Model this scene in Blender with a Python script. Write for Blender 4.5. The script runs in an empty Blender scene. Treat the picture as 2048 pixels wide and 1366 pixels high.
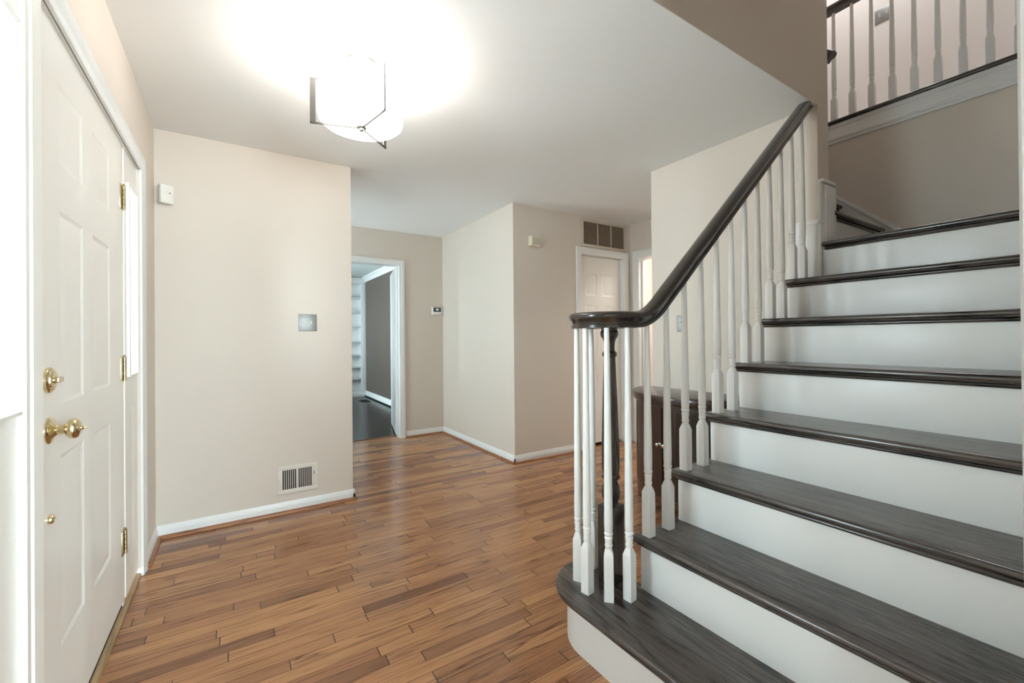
import bpy, bmesh, math, random
from mathutils import Vector, Matrix
random.seed(7)
S = bpy.context.scene
COL = S.collection
PI = math.pi

# ------------------------------------------------------------------ camera, world, exposure
def make_camera():
    a, b, r = math.radians(32.9317), math.radians(0.2058), math.radians(-0.4952)
    F = Vector((math.sin(a)*math.cos(b), math.cos(a)*math.cos(b), math.sin(b)))
    R = Vector((math.cos(a), -math.sin(a), 0)); U = R.cross(F)
    R2 = R*math.cos(r)+U*math.sin(r); U2 = -R*math.sin(r)+U*math.cos(r)
    cd = bpy.data.cameras.new('camera'); co = bpy.data.objects.new('camera', cd); COL.objects.link(co)
    m = Matrix(((R2.x, U2.x, -F.x, 0.3981), (R2.y, U2.y, -F.y, 0.0), (R2.z, U2.z, -F.z, 1.175), (0, 0, 0, 1)))
    co.matrix_world = m
    cd.sensor_width = 36; cd.lens = 856.1453/2048*36
    cd.shift_y = -(683-672.514)/2048
    cd.clip_start = .02; cd.clip_end = 100
    S.camera = co
make_camera()
S.view_settings.view_transform = 'Standard'; S.view_settings.look = 'None'
S.view_settings.exposure = 0.80; S.view_settings.gamma = 1.0; S.view_settings.use_curve_mapping = False
W = bpy.data.worlds.new('sky'); S.world = W; W.use_nodes = True
bg = W.node_tree.nodes['Background']; bg.inputs[0].default_value = (.80, .91, 1, 1); bg.inputs[1].default_value = 20.0

def portal(name, loc, normal, w, h):
    """window opening: guides the sky light through it"""
    l = bpy.data.lights.new(name, 'AREA'); l.shape = 'RECTANGLE'; l.size = w; l.size_y = h
    l.cycles.is_portal = True
    o = bpy.data.objects.new(name, l); COL.objects.link(o)
    o.location = loc; o.rotation_euler = Vector(normal).to_track_quat('-Z', 'Z' if abs(normal[2]) < .5 else 'Y').to_euler()
def area(name, loc, direction, w, h, power, color=(1, 1, 1)):
    l = bpy.data.lights.new(name, 'AREA'); l.shape = 'RECTANGLE'; l.size = w; l.size_y = h; l.energy = power; l.color = color
    o = bpy.data.objects.new(name, l); COL.objects.link(o)
    o.location = loc; o.rotation_euler = Vector(direction).to_track_quat('-Z', 'Z' if abs(direction[2]) < .5 else 'Y').to_euler()
portal('sky_portal', (-.12, 1.21, 1.44), (1, 0, 0), .24, .9)
portal('sky_portal', (-.12, 2.66, 1.44), (1, 0, 0), .24, .9)
portal('sky_portal', (-.2, 4.475, 1.35), (1, 0, 0), .45, 1.5)
portal('sky_portal', (-.2, -1.9, 1.3), (1, 0, 0), 2.2, 1.7)
portal('sky_portal', (2.0, -4.1, 1.3), (0, 1, 0), 2.6, 1.9)
portal('sky_portal', (-.2, 7.15, 1.45), (1, 0, 0), 1.3, 1.3)
# added unseen fill lights for the upstairs wall and the room past the opening
area('hall_fill_upstairs', (4.6, 1.3, 5.0), (0, 0, -1), .5, .5, 13, (.97, .98, 1))
area('kitchen_fill', (5.0, 2.6, 2.4), (0, 0, -1), .6, .6, 14, (1, .96, .88))

# ------------------------------------------------------------------ materials
def srgb(r, g, b):
    f = lambda c: (c/255/12.92) if c/255 <= .04045 else ((c/255+.055)/1.055)**2.4
    return (f(r), f(g), f(b), 1)
class NT:
    def __init__(s, name):
        s.m = bpy.data.materials.new(name); s.m.use_nodes = True; s.t = s.m.node_tree
        s.b = s.t.nodes['Principled BSDF']
    def n(s, typ, **k):
        x = s.t.nodes.new(typ)
        for a, v in k.items(): setattr(x, a, v)
        return x
    def l(s, a, b): s.t.links.new(a, b)
    def put(s, sock, v):
        if hasattr(v, 'is_linked') or hasattr(v, 'links'): s.l(v, sock)
        else: sock.default_value = v
    def ma(s, op, a, b=0.0, c=None):
        x = s.n('ShaderNodeMath', operation=op); s.put(x.inputs[0], a); s.put(x.inputs[1], b)
        if c is not None: s.put(x.inputs[2], c)
        return x.outputs[0]
    def vec(s, x, y, z=0.0):
        c = s.n('ShaderNodeCombineXYZ'); s.put(c.inputs[0], x); s.put(c.inputs[1], y); s.put(c.inputs[2], z); return c.outputs[0]
    def noise(s, v, scale, detail=2, rough=.5, dist=0.0):
        x = s.n('ShaderNodeTexNoise'); s.l(v, x.inputs['Vector']); x.inputs['Scale'].default_value = scale
        x.inputs['Detail'].default_value = detail; x.inputs['Roughness'].default_value = rough; x.inputs['Distortion'].default_value = dist
        return x.outputs[0]
    def white(s, v):
        x = s.n('ShaderNodeTexWhiteNoise', noise_dimensions='3D'); s.l(v, x.inputs['Vector']); return x.outputs['Value']
    def ramp(s, v, stops):
        x = s.n('ShaderNodeValToRGB'); s.l(v, x.inputs[0]); e = x.color_ramp.elements
        while len(e) < len(stops): e.new(.5)
        for q, (p, c) in zip(e, stops): q.position = p; q.color = c
        return x.outputs[0]
    def mix(s, f, a, b, mode='MIX'):
        x = s.n('ShaderNodeMix', data_type='RGBA', blend_type=mode); s.put(x.inputs[0], f)
        s.put(x.inputs[6], a); s.put(x.inputs[7], b); return x.outputs[2]
    def bump(s, h, strength, dist=.001):
        x = s.n('ShaderNodeBump'); x.inputs['Strength'].default_value = strength; x.inputs['Distance'].default_value = dist
        s.l(h, x.inputs['Height']); s.l(x.outputs[0], s.b.inputs['Normal'])
    def obj(s):
        return s.n('ShaderNodeTexCoord').outputs['Object']
    def sep(s, v):
        x = s.n('ShaderNodeSeparateXYZ'); s.l(v, x.inputs[0]); return x.outputs

def paint(name, col, rough=.5, var=.02, bumps=.12, spec=.4):
    t = NT(name); o = t.obj()
    nz = t.noise(o, 1.3, 2)
    c2 = tuple(max(0, c*(1-var)) for c in col[:3])+(1,)
    t.l(t.mix(nz, col, c2), t.b.inputs['Base Color'])
    t.b.inputs['Roughness'].default_value = rough; t.b.inputs['Specular IOR Level'].default_value = spec
    if bumps: t.bump(t.noise(o, 260, 2), bumps, .0006)
    return t.m
def metal(name, col, rough=.2, var=.08):
    t = NT(name); o = t.obj()
    nz = t.noise(o, 60, 3)
    t.l(t.ramp(nz, [(.3, tuple(c*(1-var) for c in col[:3])+(1,)), (.7, col)]), t.b.inputs['Base Color'])
    t.b.inputs['Metallic'].default_value = 1
    t.l(t.ma('MULTIPLY_ADD', nz, .1, rough-.05), t.b.inputs['Roughness'])
    return t.m
def grain(t, along, across, seed, freq=30.0, across_k=9.0, along_k=.9, sharp=3.0):
    """0..1: cathedral grain lines, 1 = dark line"""
    v = t.vec(t.ma('MULTIPLY_ADD', seed, 53.0, t.ma('MULTIPLY', along, along_k)), t.ma('MULTIPLY', across, across_k), t.ma('MULTIPLY', seed, 31.0))
    n = t.noise(v, 1.6, 3, .45)
    w = t.ma('ABSOLUTE', t.ma('SINE', t.ma('MULTIPLY', n, freq)))
    ln = t.ma('POWER', t.ma('SUBTRACT', 1.0, w), sharp)
    v2 = t.vec(t.ma('MULTIPLY_ADD', seed, 17.0, t.ma('MULTIPLY', along, 5.0)), t.ma('MULTIPLY', across, 230.0), seed)
    p = t.noise(v2, 1.0, 2, .6)
    return ln, p, n
def plank_floor(name, w, cols, lmin, lvar, gloss, gap_col, line=.92, gap=.0009):
    t = NT(name); x, y, z = t.sep(t.obj())
    ry = t.ma('DIVIDE', y, w); row = t.ma('FLOOR', ry); fy = t.ma('FRACT', ry)
    rr = t.white(t.vec(row, 3.7, 1.1)); r2 = t.white(t.vec(row, 9.2, 4.1))
    L = t.ma('MULTIPLY_ADD', r2, lvar, lmin)
    xs = t.ma('ADD', t.ma('DIVIDE', x, L), t.ma('MULTIPLY', rr, 19.0)); ix = t.ma('FLOOR', xs); fx = t.ma('FRACT', xs)
    seed = t.white(t.vec(row, ix, 2.3)); s2 = t.white(t.vec(row, ix, 8.9))
    base = t.ramp(seed, cols)
    ln, p, n = grain(t, x, y, s2, 24.0, 9.0, .55, 3.2)
    big = t.ramp(t.noise(t.vec(t.ma('MULTIPLY_ADD', s2, 41.0, t.ma('MULTIPLY', x, 1.6)), t.ma('MULTIPLY', y, 9.0), s2), 1.0, 2), [(.38, (.12, .12, .12, 1)), (.6, (1, 1, 1, 1))])
    base = t.mix(t.ma('MULTIPLY', t.ma('MULTIPLY', ln, line), big), base, (cols[0][1][0]*.42, cols[0][1][1]*.36, cols[0][1][2]*.32, 1))
    pr = t.ramp(p, [(.34, (.5, .43, .37, 1)), (.5, (1, 1, 1, 1))])
    base = t.mix(.75, base, pr, 'MULTIPLY')
    ey = t.ma('MULTIPLY', t.ma('MINIMUM', fy, t.ma('SUBTRACT', 1.0, fy)), w)
    ex = t.ma('MULTIPLY', t.ma('MINIMUM', fx, t.ma('SUBTRACT', 1.0, fx)), L)
    gy = t.ma('LESS_THAN', ey, gap); gx = t.ma('LESS_THAN', ex, gap*1.9)
    g = t.ma('MAXIMUM', t.ma('MULTIPLY', gy, .8), gx)
    t.l(t.mix(g, base, gap_col), t.b.inputs['Base Color'])
    t.l(t.ma('MULTIPLY_ADD', p, .16, gloss), t.b.inputs['Roughness'])
    t.b.inputs['Specular IOR Level'].default_value = .5
    h = t.ma('SUBTRACT', t.ma('MULTIPLY_ADD', s2, .35, t.ma('MULTIPLY', p, .12)), t.ma('MULTIPLY', g, .9))
    t.bump(h, .35, .0012)
    return t.m
def wood(name, light, dark, axis='X', rough=.3, freq=22.0, line=.7, pore=.6, across=9.0, along=.9, coat=.0, sharp=1.8):
    t = NT(name); o = t.obj(); X, Y, Z = t.sep(o)
    info = t.n('ShaderNodeObjectInfo').outputs['Random']
    if axis == 'X': a, c = X, t.ma('ADD', Y, Z)
    elif axis == 'Y': a, c = Y, t.ma('ADD', X, Z)
    else: a, c = Z, t.ma('ADD', X, t.ma('MULTIPLY', Y, .7))
    ln, p, n = grain(t, a, c, info, freq, across, along, sharp)
    b = t.mix(t.ma('MULTIPLY', ln, line), light, dark)
    b = t.mix(pore, b, t.ramp(p, [(.35, (.45, .43, .42, 1)), (.6, (1, 1, 1, 1))]), 'MULTIPLY')
    t.l(b, t.b.inputs['Base Color'])
    t.l(t.ma('MULTIPLY_ADD', p, .14, rough-.05), t.b.inputs['Roughness'])
    if coat: t.b.inputs['Coat Weight'].default_value = coat; t.b.inputs['Coat Roughness'].default_value = .12
    t.bump(p, .12, .0008)
    return t.m
def glow(name, col, strength, base=(.8, .8, .8, 1)):
    t = NT(name); o = t.obj()
    t.b.inputs['Base Color'].default_value = base
    t.l(t.mix(t.noise(o, 3, 1), col, tuple(c*.97 for c in col[:3])+(1,)), t.b.inputs['Emission Color'])
    t.b.inputs['Emission Strength'].default_value = strength; t.b.inputs['Roughness'].default_value = .25
    return t.m
def pane_mat(name):
    t = NT(name); t.t.nodes.remove(t.b)
    tr = t.n('ShaderNodeBsdfTransparent'); tr.inputs[0].default_value = (.93, .97, .96, 1)
    gl = t.n('ShaderNodeBsdfGlossy'); gl.inputs['Roughness'].default_value = .02
    fr = t.n('ShaderNodeFresnel'); fr.inputs[0].default_value = 1.45
    mx = t.n('ShaderNodeMixShader'); t.l(fr.outputs[0], mx.inputs[0]); t.l(tr.outputs[0], mx.inputs[1]); t.l(gl.outputs[0], mx.inputs[2])
    t.l(mx.outputs[0], t.t.nodes['Material Output'].inputs[0])
    return t.m

M = dict(
    wall=paint('wall_paint_beige', srgb(221, 210, 198), .55),
    ceil=paint('ceiling_paint', srgb(244, 244, 242), .8, .01),
    white=paint('trim_paint_white', srgb(238, 238, 236), .32, .01, .03),
    door=paint('door_paint_white', srgb(243, 239, 232), .35, .01, .05),
    oak=plank_floor('oak_plank_floor', .0572, [(0, srgb(126, 84, 59)), (.25, srgb(170, 120, 82)), (.72, srgb(194, 142, 96)), (1, srgb(144, 94, 65))], .35, .75, .09, srgb(48, 28, 18)),
    darkfloor=plank_floor('dark_plank_floor', .083, [(0, srgb(34, 32, 31)), (.5, srgb(44, 41, 39)), (1, srgb(30, 28, 27))], .7, .7, .16, srgb(10, 9, 9), .4),
    tread=wood('espresso_oak', srgb(80, 72, 67), srgb(7, 6, 5), 'Y', .26, 30.0, .97, .25, 6.0, .45, .35, 1.5),
    treadx=wood('espresso_oak_lengthwise', srgb(48, 40, 34), srgb(26, 22, 19), 'X', .2, 14.0, .6, .4, 8.0, .5, .5),
    treadz=wood('espresso_oak_upright', srgb(56, 48, 43), srgb(22, 19, 17), 'Z', .24, 14.0, .5, .35, 7.0, .9, .4),
    shoe=wood('oak_shoe_moulding', srgb(168, 112, 72), srgb(110, 66, 40), 'X', .35),
    sill=wood('oak_sill', srgb(176, 148, 108), srgb(140, 108, 74), 'Y', .45),
    walnut=wood('dark_walnut', srgb(62, 44, 36), srgb(28, 19, 16), 'Z', .3, 22.0, .6, .5, 14.0, .8, .3),
    walnuttop=wood('walnut_top', srgb(70, 50, 42), srgb(36, 25, 21), 'Y', .22, 18.0, .6, .5, 9.0, .7, .4),
    apron=wood('red_brown_wood', srgb(104, 62, 44), srgb(62, 34, 24), 'Y', .35),
    brass=metal('polished_brass', srgb(228, 212, 172), .14),
    oldbrass=metal('antique_brass', srgb(196, 180, 142), .3),
    nickel=metal('brushed_nickel', srgb(190, 190, 186), .32),
    strap=metal('dark_nickel', srgb(135, 133, 129), .35),
    steel=metal('satin_steel', srgb(150, 151, 149), .42),
    chrome=metal('silver_knob', srgb(225, 224, 220), .14),
    ivory=paint('ivory_plastic', srgb(226, 220, 198), .4, .01, 0),
    bone=paint('off_white_plastic', srgb(234, 230, 222), .4, .01, 0),
    grille=paint('cream_metal', srgb(226, 219, 208), .4, .01, 0),
    beigegrille=paint('beige_metal', srgb(205, 192, 176), .45, .01, 0),
    duct=paint('dark_duct', srgb(70, 60, 50), .7, .1, 0),
    black=paint('black_rubber', srgb(32, 30, 28), .6, .1, 0),
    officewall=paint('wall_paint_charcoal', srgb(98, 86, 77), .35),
    livingwall=paint('wall_paint_cool_fill', srgb(226, 231, 236), .6),  # unseen room; tone picked to bounce cool fill light into the foyer
    upwall=paint('wall_paint_pale', srgb(232, 225, 220), .6),
    upfloor=paint('pale_floor_bounce', srgb(206, 200, 192), .9, .06, .4),  # made-up pale finish, unseen; keeps floor bounce from tinting upstairs orange
    mesh=paint('grey_beige_metal', srgb(150, 134, 114), .5, .02, 0),
    officeceil=paint('ceiling_daylight_tint', srgb(222, 230, 226), .7, .01),  # greenish daylight on the office ceiling is put into this colour
    screen=glow('thermostat_screen', srgb(70, 84, 84), .25, srgb(30, 36, 36)),
    digit=glow('thermostat_digits', srgb(225, 235, 235), 1.0),
    glass=pane_mat('window_glass'),
    lamp=glow('opal_glass_lit', (1, .96, .9, 1), 3.0),
    bulb=glow('lamp_bulb', (1, .9, .75, 1), 8),
)

# ------------------------------------------------------------------ mesh helpers
class G:
    """collects shapes, links them as ONE mesh object"""
    def __init__(s): s.bm = bmesh.new()
    def faces(s, vs, fs):
        v = [s.bm.verts.new(p) for p in vs]
        for f in fs:
            try: s.bm.faces.new([v[i] for i in f])
            except ValueError: pass
        return s
    def box(s, x0, y0, z0, x1, y1, z1, bev=0, seg=2, rot=None):
        r = bmesh.ops.create_cube(s.bm, size=1)
        vs = r['verts']
        for v in vs:
            v.co = Vector((x0+(v.co.x+.5)*(x1-x0), y0+(v.co.y+.5)*(y1-y0), z0+(v.co.z+.5)*(z1-z0)))
        if bev:
            es = {e for v in vs for e in v.link_edges}
            q = bmesh.ops.bevel(s.bm, geom=list(es), offset=bev, segments=seg, affect='EDGES', profile=.5)
            vs = list({v for f in q['faces'] for v in f.verts} | {v for v in vs if v.is_valid})
        if rot: bmesh.ops.transform(s.bm, matrix=rot, verts=[v for v in vs if v.is_valid])
        return s
    def prism(s, poly, z0, z1, plane='XY', bev=0, seg=3, pick=None):
        """polygon (counter-clockwise) extruded; plane XY->along z, XZ->along y, YZ->along x"""
        mk = {'XY': lambda p, h: (p[0], p[1], h), 'XZ': lambda p, h: (p[0], h, p[1]), 'YZ': lambda p, h: (h, p[0], p[1])}[plane]
        n = len(poly)
        v0 = [s.bm.verts.new(mk(p, z0)) for p in poly]; v1 = [s.bm.verts.new(mk(p, z1)) for p in poly]
        fs = [s.bm.faces.new(v0[::-1]), s.bm.faces.new(v1)]
        for i in range(n): fs.append(s.bm.faces.new([v0[i], v0[(i+1) % n], v1[(i+1) % n], v1[i]]))
        bmesh.ops.recalc_face_normals(s.bm, faces=fs)
        if bev:
            es = {e for f in fs for e in f.edges}
            if pick: es = [e for e in es if pick(e)]
            bmesh.ops.bevel(s.bm, geom=list(es), offset=bev, segments=seg, affect='EDGES', profile=.5)
        return s
    def rings(s, rs, close=True):
        """rs: list of rings of points, all the same length"""
        V = [[s.bm.verts.new(p) for p in r] for r in rs]; n = len(rs[0])
        for a, b in zip(V, V[1:]):
            for i in range(n if close else n-1):
                s.bm.faces.new([a[i], a[(i+1) % n], b[(i+1) % n], b[i]])
        if close:
            s.bm.faces.new(V[0][::-1]); s.bm.faces.new(V[-1])
        return s
    def lathe(s, prof, c, n=24, axis='Z'):
        rs = []
        for r, h in prof:
            ring = []
            for i in range(n):
                t = 2*PI*i/n; a, b = r*math.cos(t), r*math.sin(t)
                p = {'Z': (a, b, h), 'X': (h, a, b), 'Y': (b, h, a)}[axis]
                ring.append((c[0]+p[0], c[1]+p[1], c[2]+p[2]))
            rs.append(ring)
        return s.rings(rs)
    def sweep(s, prof, path, lat_fn=None):
        rs = []
        for i, p in enumerate(path):
            a = path[max(i-1, 0)]; b = path[min(i+1, len(path)-1)]
            t = (Vector(b)-Vector(a)).normalized()
            lat = Vector((0, 0, 1)).cross(t).normalized(); up = t.cross(lat).normalized()
            rs.append([tuple(Vector(p)+lat*u+up*h) for u, h in prof])
        return s.rings(rs)
    def obj(s, name, mat, parent=None, smooth=35, mod=None, loc=None):
        bmesh.ops.recalc_face_normals(s.bm, faces=s.bm.faces[:])
        me = bpy.data.meshes.new(name); s.bm.to_mesh(me); s.bm.free()
        me.materials.append(mat)
        for p in me.polygons: p.use_smooth = True
        me.set_sharp_from_angle(angle=math.radians(smooth))
        o = bpy.data.objects.new(name, me); COL.objects.link(o)
        if parent is not None:
            o.parent = parent
            o.matrix_parent_inverse = Matrix.Translation(parent.location).inverted() if not parent.parent else (parent.matrix_parent_inverse.inverted() @ Matrix.Identity(4))
        if parent is not None and parent.parent is not None:
            o.matrix_parent_inverse = Matrix.Identity(4)
        if mod: mod(o)
        return o
def tag(o, label, cat, group=None):
    o['label'] = label; o['category'] = cat
    if group: o['group'] = group
    return o
def thing(name, loc, label, cat, group=None):
    o = bpy.data.objects.new(name, None); COL.objects.link(o); o.location = loc
    o.empty_display_size = .1
    return tag(o, label, cat, group)
def struct(o):
    o['kind'] = 'structure'; return o
def sbox(name, mat, *boxes, bev=0):
    g = G()
    for b in boxes: g.box(*b, bev=bev)
    return struct(g.obj(name, mat))

# ------------------------------------------------------------------ dimensions
H = 2.44
YA, XA, YB, XB, YC, XD = 3.2865, 1.1219, 4.968, 2.586, 3.3453, 4.17
XC, XC2, YE, YW = 3.0884, 3.2227, 2.17, 1.0522
X1, RUN, RISE, YS = 1.4699, .2312, .2098, 1.1165
YN = .09            # stair-side face of the near wall
XU, ZU = 4.0, 2.70  # landing wall, upper floor level
NT_ = 8

# ------------------------------------------------------------------ room shell
sbox('floor', M['oak'], (-.02, -4.2, -.1, 5.9, 5.13, 0))
sbox('floor_office', M['darkfloor'], (-.2, 5.13, -.1, 2.9, 9.4, 0))
sbox('ceiling', M['ceil'], (-.15, YW+.003, H, XC2, 5.1, H+.2), (XC2, YE, H, 6.0, 4.1, H+.2), (-.15, YN-.12, H, .99, YW+.003, H+.2), (-.15, -4.2, H, 5.1, YN-.12, H+.2))
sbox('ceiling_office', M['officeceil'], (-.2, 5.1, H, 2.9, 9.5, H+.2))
sbox('ceiling_upper', M['ceil'], (.8, -.2, 5.1, 5.3, 2.5, 5.2))
# front wall (x<0) with the door unit, hall, living-room and office windows cut out of it
sbox('wall_front', M['wall'], (-.15, -4.2, 0, 0, -3.0, H), (-.15, -3.0, 0, 0, -.8, .45), (-.15, -3.0, 2.15, 0, -.8, H), (-.15, -.8, 0, 0, .985, H),
     (-.15, .985, 2.06, 0, 2.815, H), (-.15, 2.815, 0, 0, 4.25, H), (-.15, 4.25, 0, 0, 4.7, .6), (-.15, 4.25, 2.1, 0, 4.7, H), (-.15, 4.7, 0, 0, 6.5, H),
     (-.15, 6.5, 0, 0, 7.8, .8), (-.15, 6.5, 2.1, 0, 7.8, H), (-.15, 7.8, 0, 0, 9.5, H))
sbox('wall_left', M['wall'], (0, YA, 0, XA, YA+.12, H))
sbox('wall_far', M['wall'], (0, YB, 0, 1.266, YB+.12, H), (1.266, YB, 2.056, 2.044, YB+.12, H), (2.044, YB, 0, XB+.1, YB+.12, H))
sbox('wall_hall', M['wall'], (XB, YC, 0, XB+.12, YB, H))
sbox('wall_back', M['wall'], (XB+.12, YC, 0, 3.416, YC+.12, H), (3.416, YC, 2.059, 4.074, YC+.12, H), (4.074, YC, 0, XD+.12, YC+.12, H), (3.2, YC+.6, 0, 4.3, YC+.7, H), (3.2, YC+.12, 0, 3.3, YC+.6, H), (4.2, YC+.12, 0, 4.3, YC+.6, H))
sbox('wall_kitchen', M['wall'], (XD, 3.229, 0, XD+.12, YC, H), (XD, 2.386, 2.059, XD+.12, 3.229, H), (XD, YE-.13, 0, XD+.12, 2.386, H),
     (5.9, 2.0, 0, 6.0, 3.6, H), (XD+.12, 3.5, 0, 6.0, 3.6, H), (XD+.12, 1.95, 0, 6.0, 2.04, H))
sbox('wall_stair', M['wall'], (XC, YW, 0, XC2, YE, 5.1), (XC2, YE-.13, 0, XU+.17, YE, H))
sbox('wall_upper', M['wall'], (.88, YW, H+.001, XC, YW+.12, 5.1))
sbox('wall_upper_front', M['wall'], (.88, YN, H, 1.0, YW, 5.1))
sbox('wall_landing', M['wall'], (XU, YN, 0, XU+.12, YE-.13, ZU-.16))
sbox('wall_near', M['wall'], (-.0, YN-.12, 0, .138, YN, H), (.138, YN-.12, 2.092, 1.21, YN, H), (1.21, YN-.12, 0, 5.2, YN, H), (.88, YN-.12, H, 5.2, YN, 5.1))
sbox('wall_upstairs', M['upwall'], (5.0, YN, ZU-.25, 5.1, 2.4, 5.1), (XC2, YE, H+.2, 5.1, YE+.1, 5.1))
sbox('floor_upper', M['upfloor'], (XU+.12, YN, ZU-.25, 5.0, YE, ZU))
sbox('wall_living', M['livingwall'], (0, -4.2, 0, .7, -4.0, H), (.7, -4.2, 0, 3.3, -4.0, .35), (.7, -4.2, 2.25, 3.3, -4.0, H), (3.3, -4.2, 0, 5.0, -4.0, H), (5.0, -4.2, 0, 5.1, YN-.12, H))
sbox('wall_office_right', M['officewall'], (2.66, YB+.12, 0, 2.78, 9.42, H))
sbox('wall_office_far', M['white'], (0, 9.32, 0, 2.66, 9.42, H))

# baseboards: moulded white board + oak shoe
def base_run(name, x0, y0, x1, y1, nx, ny, h=.075, shoe=True, mat='white', e0=0, e1=0):
    """board against a wall; (nx,ny) points into the room"""
    d = Vector((x1-x0, y1-y0, 0)); L = d.length; d.normalize(); n = Vector((nx, ny, 0))
    def run(nm, prof, mt, a, b):
        g = G(); rs = []
        for t in (a, b):
            p = Vector((x0, y0, 0))+d*t
            rs.append([tuple(p+n*u+Vector((0, 0, z))) for u, z in prof])
        g.rings(rs); return struct(g.obj(nm, M[mt]))
    run(name, [(0, 0), (.013, 0), (.013, h*.62), (.0105, h*.66), (.0105, h*.74), (.006, h*.9), (.004, h), (0, h)], mat, -e0, L+e1)
    if shoe:
        run('trim_shoe', [(.013, 0), (.030, 0), (.030, .006), (.027, .013), (.021, .018), (.013, .019)], 'shoe', -e0, L+e1)
base_run('baseboard_left', 0, YA, XA, YA, 0, -1, e1=.013)
base_run('baseboard_left', XA, YA, XA, YA+.12, 1, 0, e0=.013)
base_run('baseboard_front', 0, 2.905, 0, YA, 1, 0)
base_run('baseboard_far', 2.105, YB, XB, YB, 0, -1)
base_run('baseboard_hall', XB, YB, XB, YC, -1, 0, e1=.013)
base_run('baseboard_back', XB, YC, 3.36, YC, 0, -1, e0=.013)
base_run('baseboard_right', XC, YE, XC, YS+.03, -1, 0)
base_run('baseboard_office', 2.66, 9.02, 2.66, 5.1, -1, 0, h=.12, shoe=False)
struct(G().box(2.63, 5.1, 0, 2.66, 9.02, .022, bev=.004).obj('trim_office_shoe', M['black']))

# casings: three moulded lengths around an opening
CAS = [(0, 0), (.0, .009), (.008, .012), (.022, .012), (.03, .016), (.052, .018), (.062, .016), (.066, .011), (.066, 0)]
def casing(name, plane, pos, n, a0, a1, top, legs=(True, True), mat='white', w=None, z0=0.0):
    """plane 'X': wall face x=pos, opening a0..a1 in y; plane 'Y': wall face y=pos, opening a0..a1 in x; n = +-1 normal"""
    prof = CAS if w is None else [(u*w/.066, h) for u, h in CAS]
    def P(a, z, h): return (pos+n*h, a, z) if plane == 'X' else (a, pos+n*h, z)
    g = G()
    if legs[0] and legs[1]:
        rs = [[P(a0-u, z0, h) for u, h in prof], [P(a0-u, top+u, h) for u, h in prof], [P(a1+u, top+u, h) for u, h in prof], [P(a1+u, z0, h) for u, h in prof]]
    elif legs[0]:
        rs = [[P(a0-u, z0, h) for u, h in prof], [P(a0-u, top+u, h) for u, h in prof], [P(a1, top+u, h) for u, h in prof]]
    else:
        rs = [[P(a1+u, z0, h) for u, h in prof], [P(a1+u, top+u, h) for u, h in prof], [P(a0, top+u, h) for u, h in prof]]
    g.rings(rs)
    return struct(g.obj(name, M[mat], smooth=25))
casing('trim_office_door', 'Y', YB, -1, 1.28, 2.03, 2.042)
casing('trim_closet_door', 'Y', YC, -1, 3.43, 4.06, 2.045, w=.072)
casing('trim_kitchen_opening', 'X', XD, -1, 2.4, 3.215, 2.045, w=.085)
casing('trim_near_opening', 'Y', YN, 1, .14, 1.21, 2.08, w=.075)
casing('trim_front_door', 'X', 0, 1, .985, 2.815, 2.035, w=.075)
# jambs
sbox('trim_office_jamb', M['white'], (1.265, YB+.001, 0, 1.28, YB+.125, 2.042), (2.03, YB+.001, 0, 2.045, YB+.125, 2.042), (1.265, YB+.001, 2.042, 2.045, YB+.125, 2.057), (2.018, YB+.045, 0, 2.03, YB+.08, 2.042))
sbox('trim_closet_jamb', M['white'], (3.415, YC+.001, 0, 3.43, YC+.13, 2.045), (4.06, YC+.001, 0, 4.075, YC+.13, 2.045), (3.415, YC+.001, 2.045, 4.075, YC+.13, 2.06))
sbox('trim_kitchen_jamb', M['white'], (XD+.001, 3.215, 0, XD+.125, 3.23, 2.045), (XD+.001, 2.385, 0, XD+.125, 2.4, 2.045), (XD+.001, 2.385, 2.045, XD+.125, 3.23, 2.06), (XD+.04, 3.2, 0, XD+.075, 3.215, 2.045))
sbox('trim_near_jamb', M['white'], (1.2, YN-.125, 0, 1.213, YN+.002, 2.08), (.137, YN-.125, 0, .15, YN+.002, 2.08), (.137, YN-.125, 2.08, 1.213, YN+.002, 2.093))
struct(G().box(1.28, 5.118, 0, 2.03, 5.14, .006, bev=.002).obj('trim_office_threshold', M['shoe']))
# office crown moulding
g = G()
crown = [(0, -.1), (.012, -.1), (.016, -.075), (.05, -.03), (.07, -.018), (.075, 0), (0, 0)]
g.rings([[(2.66-u, y, H+z) for u, z in crown] for y in (5.1, 9.02)])
struct(g.obj('trim_office_crown', M['white']))

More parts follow.
